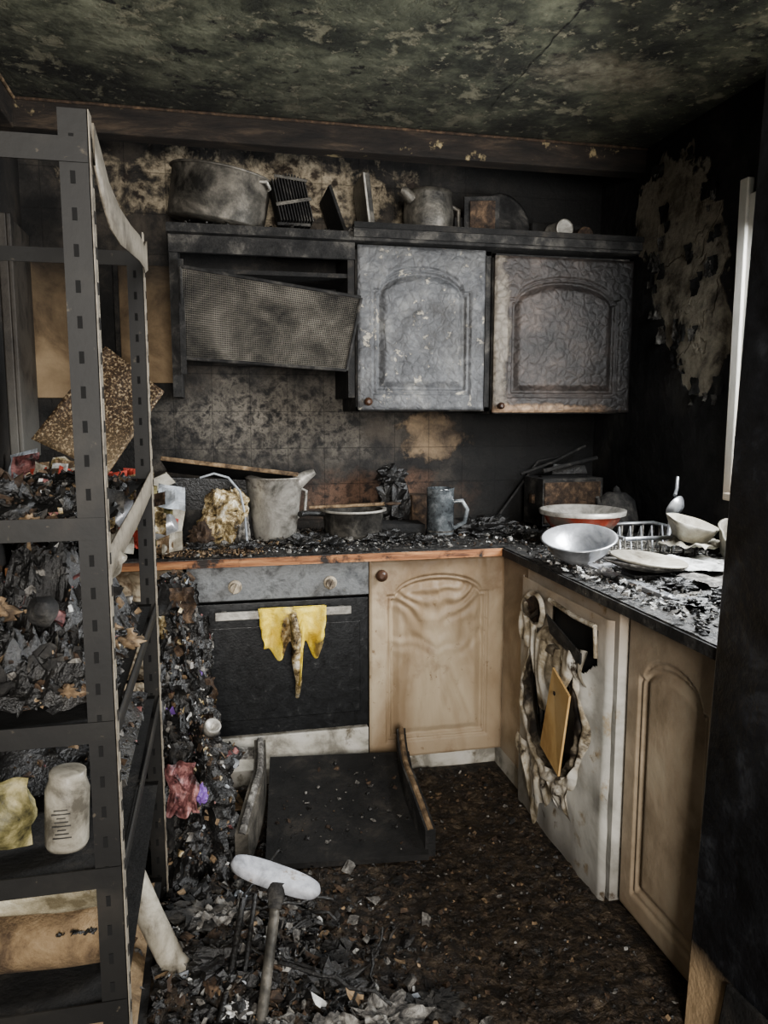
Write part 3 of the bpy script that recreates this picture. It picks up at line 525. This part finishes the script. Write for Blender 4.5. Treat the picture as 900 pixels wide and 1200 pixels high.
for i in range(100):
    x=U(-.62,-.14); y=U(2.62,2.74); z=.92+.30*R()*(1-(x+.66)*.6); m=random.choice(['pvc','tanbit','redlab','pblue','gold','green','brown','white','pink','gold'])
    w.grid(8,8,lambda u,v,s=U(.02,.05),a=U(0,6),b=U(-.8,.8):V((x+s*(u-.5)*2*math.cos(b),y-.01+s*.8*nz(u*2,v*2,a)+s*(v-.5),z+s*(v-.5)*1.6+s*(u-.5)*math.sin(b))),m,smooth=False)
for (x,y,z) in ((-.45,2.70,1.02),(-.33,2.66,1.0),(-.22,2.66,.96),(-.55,2.68,1.0)): w.lathe([(0,0),(.03,0),(.032,.004),(.032,.09),(.028,.096),(0,.09)],(x,y,z),'bright',rot=(U(-.3,.3),U(-1.2,1.2),0),n=20)
w.build('rubbish_heap')
w=B(); a=[V((-.56,2.62,1.28)),V((-.33,2.66,1.575)),V((-.15,2.60,1.43)),V((-.33,2.55,1.17))]
w.grid(20,20,lambda u,v:((a[3]*(1-u)+a[2]*u)*(1-v)+(a[0]*(1-u)+a[1]*u)*v)+V((0,.012*nz(u*3,v*3),0)),'speck'); w.build('speckled_board',solid=.012)
# ------------------------------------------------------------------ rack
w=B(); H=1.80
def post(cx,cy,sx,sy):
    w.bx(cx,cx-sx*.042,cy,cy+sy*.003,0,H,'rack'); w.bx(cx-.0015,cx+.0015,cy,cy+sy*.03,0,H,'racklight' if sx>0 else 'rack')  # right posts: side flange in a paler tone, its lit side painted in
    for i in range(34):
        z=.04+i*.052; w.box((cx-sx*.024,cy-.0006 if sy>0 else cy-.004,z),(.007,.002,.018),'hole'); w.box((cx+sx*.0022,cy+sy*.016,z),(.001,.008,.018),'hole')
post(-.166,1.25,1,1); post(-.155,2.06,1,-1); post(-.60,1.25,-1,1); post(-.60,2.06,-1,-1)
def level(z,sag=0,top=True):
    w.bx(-.60,-.168,1.247,1.250,z-.035,z,'rack'); w.bx(-.60,-.158,2.060,2.064,z-.035,z,'rack'); w.bx(-.603,-.60,1.25,2.06,z-.035,z,'rack')
    if top: w.grid(10,10,lambda u,v:V((-.60+.43*u,1.252+.805*v,z-.006-.03*sag*math.sin(math.pi*u)*math.sin(math.pi*v))),'soot')
level(1.76,0,False); level(1.20,1); level(.87,1); level(.62,.5); level(.38,.5); level(.10,0)
def strap(pts,h,m):
    n=len(pts); vs=[];fs=[]
    hs=h if isinstance(h,(list,tuple)) else [h]*n
    for p,h in zip(pts,hs): p=V(p); vs+= [p+V((0,0,h/2)),p-V((0,0,h/2)),p+V((.003,0,h/2)),p+V((.003,0,-h/2))]
    for i in range(n-1):
        o=i*4; fs+= [(o,o+1,o+5,o+4),(o+2,o+6,o+7,o+3),(o,o+4,o+6,o+2),(o+1,o+3,o+7,o+5)]
    w.add(vs,fs,m,True)
strap([(-.162,1.26,1.755),(-.157,1.29,1.72),(-.153,1.34,1.69),(-.146,1.42,1.675),(-.138,1.52,1.675),(-.134,1.64,1.685),(-.138,1.80,1.70),(-.148,1.95,1.72),(-.150,2.06,1.75)],[.06,.075,.07,.06,.05,.05,.05,.06,.07],'racklight')
strap([(-.158,2.05,1.19),(-.165,1.7,1.15),(-.19,1.38,1.09)],.055,'racklight')
strap([(-.168,1.25,.85),(-.16,2.06,.85)],.035,'rack'); strap([(-.168,1.25,.60),(-.16,2.06,.60)],.035,'rack')
w.build('metal_shelving_rack')
# rack contents
w=B()
mm=[('char',9),('frame',2),('ash',1.2),('brown',2.0),('white',.15),('tanbit',1.0),('gold',.3),('pink',.25)]
for (zs,h) in ((1.172,.045),(.845,.22)):
    def hf(u,v,zs=zs,h=h):
        x=-.585+.40*u; y=1.29+.74*v
        return V((x,y,zs+.012+h*min(1,4*u,4*(1-u),4*v+.15,4*(1-v))*(.65+1.0*nz(x,y,zs,8)+.4*nz(x,y,zs,22)+.2*nz(x,y,zs,60))))
    w.grid(70,90,hf,'char',smooth=False)
    w.flakes(1900,lambda:hf(R(),R()),.004,.032,mm,1)
    for i in range(10):
        p=hf(R(),R()*.6); w.grid(14,12,lambda u,v,p=p,i=i,s=U(.02,.04):p+V((s*(u-.5)*2,s*.6*(v-.5)*2+.01*nz(u*3,i),.01+s*1.1*nz(u*2.5,v*2.5,i)+s*.5*(v-.5))),random.choice(['char','frame','brown','pink']),smooth=True)
    for i in range(14):
        p=hf(R(),R()*.7); s=U(.012,.03); w.blob(p,(s*1.4,s,s*.8),random.choice(['char','char','brown','tanbit','frame']),amp=.9,fr=8,n=22,smooth=True)
for (x,y,z,rx,ry,m) in ((-.30,1.42,1.01,1.2,.5,'frame'),(-.45,1.38,1.0,1.4,-.6,'brown'),(-.24,1.55,1.04,.6,.9,'pvc')):
    w.lathe([(0,0),(.022,0),(.024,.006),(.024,.07),(.012,.09),(.011,.105),(0,.106)],(x,y,z),m,rot=(rx,ry,0),n=20,warp=.3)
w.build('burnt_shelf_contents')
w=B()
def hf(u,v):
    x=-.585+.40*u; y=1.50+.52*v
    return V((x,y,.635+.14*min(1,4*u,4*(1-u),4*v,4*(1-v))*(.7+.8*nz(x,y,5,9))))
w.grid(40,40,hf,'char',smooth=False); w.flakes(700,lambda:hf(R(),R()),.004,.024,mm,1); w.build('burnt_shelf_contents.001')
w=B(); w.lathe([(0,0),(.034,0),(.036,.006),(.036,.10),(.03,.118),(.03,.132),(.026,.134),(0,.134)],(-.265,1.33,.625),'jar',warp=.05,rot=(0,.06,0))
for i in range(8): w.box((-.265,1.2935,.655+i*.007),(.03-.008*(i%3),.001,.002),'frame')
w.build('storage_jar')
w=B(); w.grid(20,24,lambda u,v:V((-.42+.10*u+.01*nz(v*3,2),1.33-.03*math.sin(math.pi*u)*math.sin(math.pi*min(1,v+.1))+.012*nz(u*3,v*3,4),.63+.12*v+.012*nz(u*3,0,8))),'green'); w.blob((-.37,1.37,.68),(.05,.035,.05),'green',amp=.2,fr=3,n=24); w.build('food_packet')
w=B(); w.grid(60,30,lambda u,v:(lambda a,x:V((x,1.36+.065*math.cos(a)*(1+.25*nz(x*9,math.cos(a)*2,math.sin(a)*2,1)),.545+.045*math.sin(a)*(1+.4*nz(x*12,math.cos(a)*2,math.sin(a)*2,1)))))(v*2*math.pi,-.57+.36*u),'bag'); w.build('plastic_bag')
w=B(); w.grid(40,24,lambda u,v:(lambda a,x:V((x,1.36+.055*math.cos(a)*(1+.1*nz(x*6,v*9)),.437+.05*math.sin(a)*(1+.1*nz(x*6,v*9)))))(v*2*math.pi,-.58+.39*u),'cloth'); w.lathe([(0,.0),(.02,.002),(.04,0),(.052,-.004)],(-.19,1.36,.437),'cloth',rot=(0,1.57,0)); w.flakes(20,lambda:(U(-.3,-.2),1.31,.47),.005,.015,[('char',1)]); w.build('rolled_cloth')
w=B()
def hf(u,v):
    x=-.585+.40*u; y=1.30+.70*v
    return V((x,y,.115+.16*min(1,4*u,4*(1-u),4*v+.3,4*(1-v))*(.7+.8*nz(x,y,5,9))))
w.grid(30,40,hf,'cloth',smooth=False); w.flakes(300,lambda:hf(R(),R()),.01,.03,[('pvc',1),('brown',2),('ash',2),('char',2)],1); w.build('burnt_shelf_contents.002')
# ------------------------------------------------------------------ heap beside rack
w=B()
def hp(u,v):
    a=u*2*math.pi; t=v
    r=(.17*(1-t)**.7+.05)*(1+.7*nz(math.cos(a)*1.5,math.sin(a)*1.5,t*5,1.6)+.35*nz(math.cos(a)*4,math.sin(a)*4,t*14,1)+.15*nz(math.cos(a)*12,math.sin(a)*12,t*40,1))
    return V((-.08-.05*t+r*.55*math.cos(a),2.28+.12*t+r*.9*math.sin(a),.01+.86*t))
w.grid(100,150,hp,'char',smooth=False)
w.flakes(4800,lambda:hp(R(),R()),.003,.026,[('char',7),('ash',2),('brown',2.2),('white',.4),('tanbit',1.6),('purple',.08),('pblue',.2),('gold',.8),('pink',.3)],1.6)
for i in range(34):
    p=hp(R(),U(.1,.95)); w.grid(10,8,lambda u,v,p=p,i=i,s=U(.02,.05):p+V((s*(u-.5)*1.6+.02*nz(v*3,i),-.02+.02*nz(u*3,v*3,i),s*(v-.5)*2.5)),random.choice(['frame','char','char','brown','gold']),smooth=False)
w.grid(24,24,lambda u,v:V((-.15+.08*u+.02*nz(v*3,2),2.07+.04*nz(u*4,v*4,2),.26+.15*v+.02*nz(u*3,v*2,6))),'pink',smooth=False); w.blob((-.06,2.10,.30),(.018,.02,.026),'purple',amp=.6,smooth=False)
w.lathe([(.0,0),(.022,0),(.024,.03),(.02,.032),(0,.01)],(-.03,2.13,.47),'steel',rot=(.6,.3,0),n=18)
w.build('burnt_debris_heap')
# ------------------------------------------------------------------ floor debris
w=B()
def fl(x,y):
    h=.010+.016*max(0,nz(x,y,0,5)+.3)+.008*nz(x,y,2,17)+.005*nz(x,y,6,50)
    h+=.10*math.exp(-((x+.02)/.22)**2-((y-1.75)/.30)**2)*(1+.7*nz(x,y,4,13))+.05*math.exp(-((x-.25)/.25)**2-((y-1.45)/.25)**2)
    return max(.002,h)
def ff(u,v):
    x=-.2+1.22*u; y=.9+1.78*v; return V((x,y,fl(x,y)))
w.grid(200,260,ff,'floor',smooth=False)
def pf():
    x=U(-.15,1.0); y=U(1.0,2.66); return (x,y,fl(x,y)+.002)
w.flakes(11000,pf,.0015,.013,[('char',4),('floor',6),('brown',3),('ash',.9),('tanbit',.5),('white',.06)],.4)
w.flakes(260,pf,.008,.03,[('char',3),('brown',2),('frame',2),('tanbit',.3)],.4)
def pf2():
    x=random.gauss(.05,.16); y=random.gauss(1.62,.22); x=max(-.15,min(.7,x)); y=max(1.1,y); return (x,y,fl(x,y)+.012)
w.flakes(2300,pf2,.004,.036,[('char',7),('ash',2.2),('brown',1.8),('white',.35),('tanbit',.7),('pblue',.1),('purple',.06)],.9)
w.build('floor_debris')
w=B()
for (x,y,s,m) in ((.02,1.52,.02,'white'),(-.05,1.82,.05,'frame'),(.33,1.45,.045,'ash'),(.0,1.62,.018,'purple'),(.24,1.66,.03,'frame'),(.16,1.8,.04,'char'),(-.08,1.95,.05,'frame'),(.45,1.5,.035,'frame'),(.22,1.56,.05,'char'),(-.02,1.66,.05,'char')):
    w.blob((x,y,fl(x,y)+s*.3),(s*1.3,s,s*.45),m,amp=1.1,fr=8,n=30,smooth=False)
def crumple(cx,cy,r,m,z,sm=False):
    w.grid(36,30,lambda u,v:V((cx+r*(u-.5)*2*(1+.5*nz(v*3,cx)),cy+r*.6*(v-.5)*2*(1+.5*nz(u*3,cy)),z+.03*nz(u*4+cx*9,v*4,cy)+.02*nz(u*9,v*9,cx))),m,smooth=sm)
crumple(.16,1.40,.09,'ash',.10,True); crumple(-.02,1.80,.06,'ash',.14); crumple(.05,1.36,.06,'frame',.12)
w.build('crumpled_packaging')
w=B()
for k in range(8):
    x0,y0=U(-.05,.3),U(1.4,1.9); pts=[(x0+i*.03*math.cos(k)+.02*nz(i*.6,k),y0+i*.03*math.sin(k*1.7)+.02*nz(i*.5,k+5),fl(x0,y0)+.03+.03*nz(i*.4,k+9)) for i in range(9)]
    w.tube(pts,.004,'char',n=6)
w.build('burnt_cables')
w=B()
a=[V((.115,2.13,.045)),V((.60,2.08,.045)),V((.655,2.54,.16)),V((.165,2.60,.16))]
w.add(a+[p+V((0,0,-.018)) for p in a],[(0,1,2,3),(7,6,5,4),(0,4,5,1),(1,5,6,2),(2,6,7,3),(3,7,4,0)],'soot')
def arm(p0,p1,h0,h1,m,bow,tk=.016,cap='tanbit'):
    p0=V(p0);p1=V(p1); vs=[];fs=[];N=14;cs=[]
    sd=(p1-p0).cross(V((0,0,1))).normalized()
    for i in range(N+1):
        t=i/N; p=p0.lerp(p1,t)+sd*bow*math.sin(math.pi*t); h=(h0+(h1-h0)*t)*(.75+.25*math.sin(math.pi*min(1,t*1.6)))
        for s_ in(-tk,tk): vs+=[p+sd*s_+V((0,0,-.02)),p+sd*s_+V((0,0,h))]
        cs.append(p+V((0,0,h)))
    for i in range(N):
        o=i*4; fs+=[(o,o+4,o+5,o+1),(o+2,o+3,o+7,o+6),(o+1,o+5,o+7,o+3),(o,o+2,o+6,o+4)]
    fs+=[(0,1,3,2),(N*4,N*4+2,N*4+3,N*4+1)]
    w.add(vs,fs,m); w.tube(cs,tk*.6,cap,n=6)
arm((.05,2.17,.045),(.13,2.58,.13),.11,.14,'darksteel',.02,.02,'ash'); arm((.61,2.10,.045),(.63,2.56,.15),.09,.12,'frame',-.02,.016,'tanbit')
w.box((.03,2.42,.10),(.06,.1,.02),'tanbit',rot=(0,.3,.2)); w.box((.09,2.56,.2),(.09,.05,.012),'ash',rot=(.3,.2,.3))
w.flakes(160,lambda:(lambda u,v:(a[0]*(1-u)+a[1]*u)*(1-v)+(a[3]*(1-u)+a[2]*u)*v+V((0,0,.004)))(U(.05,.95),U(.05,.95)),.003,.016,[('char',2),('ash',1),('brown',1)],.3)
w.build('fallen_drawer',bevel=.004)
w=B(); w.lathe([(0,-.016),(.09,-.016),(.106,-.012),(.111,0),(.106,.010),(.09,.013),(0,.014)],(.115,1.69,.285),'mophead',rot=(.10,.34,-.25),sq=(1,.30),n=48,pw=.75)
w.tube([(.115,1.68,.27),(.105,1.63,.22),(.06,1.46,.085)],[.011,.012,.012],'darksteel',n=12); w.tube([(.118,1.675,.278),(.108,1.645,.235)],[.026,.015],'frame',n=12); w.tube([(.062,1.47,.092),(.05,1.42,.06)],[.017,.015],'char'); w.build('mop')
w=B(); w.tube([(.04,1.75,.20),(.01,1.62,.13),(-.02,1.50,.09)],.008,'char'); w.tube([(.07,1.76,.20),(.04,1.62,.13),(.01,1.50,.09)],.006,'char'); w.build('burnt_broom_handle')
w=B(); w.tube([(-.215,1.72,.34),(-.17,1.70,.22),(-.125,1.68,.12),(-.085,1.67,.06)],[.028,.03,.03,.031],'pvc',n=20,cap=False); w.tube([(-.10,1.675,.085),(-.082,1.665,.055)],[.036,.036],'pvc',n=20); w.build('waste_pipe')
# ------------------------------------------------------------------ lights / world / camera
def area(name,loc,tgt,sx,sy,e,col):
    l=bpy.data.lights.new(name,'AREA'); l.shape='RECTANGLE'; l.size=sx; l.size_y=sy; l.energy=e; l.color=col
    o=bpy.data.objects.new(name,l); o.location=loc; o.rotation_euler=(V(tgt)-V(loc)).to_track_quat('-Z','Y').to_euler(); bpy.context.scene.collection.objects.link(o)
area('daylight_window',(1.86,1.84,1.62),(1.2,2.15,.9),.72,.85,125,(.95,.98,1))
area('daylight_doorway',(.15,-1.55,1.6),(.45,3,1.3),.9,1.0,190,(1,.95,.88))
wd=bpy.data.worlds.new('World'); bpy.context.scene.world=wd; wd.use_nodes=True
bg=wd.node_tree.nodes['Background']; bg.inputs[0].default_value=(.97,.97,1,1); bg.inputs[1].default_value=2.5
cam=bpy.data.cameras.new('camera'); co=bpy.data.objects.new('camera',cam); bpy.context.scene.collection.objects.link(co)
cam.sensor_fit='VERTICAL'; cam.sensor_height=36; cam.lens=27; cam.clip_start=.02
yaw=math.radians(12.5);p=math.radians(7.3)
Fv=V((math.sin(yaw)*math.cos(p),math.cos(yaw)*math.cos(p),-math.sin(p)))
co.location=(0,0,1.36); co.rotation_euler=Fv.to_track_quat('-Z','Y').to_euler()
bpy.context.scene.camera=co
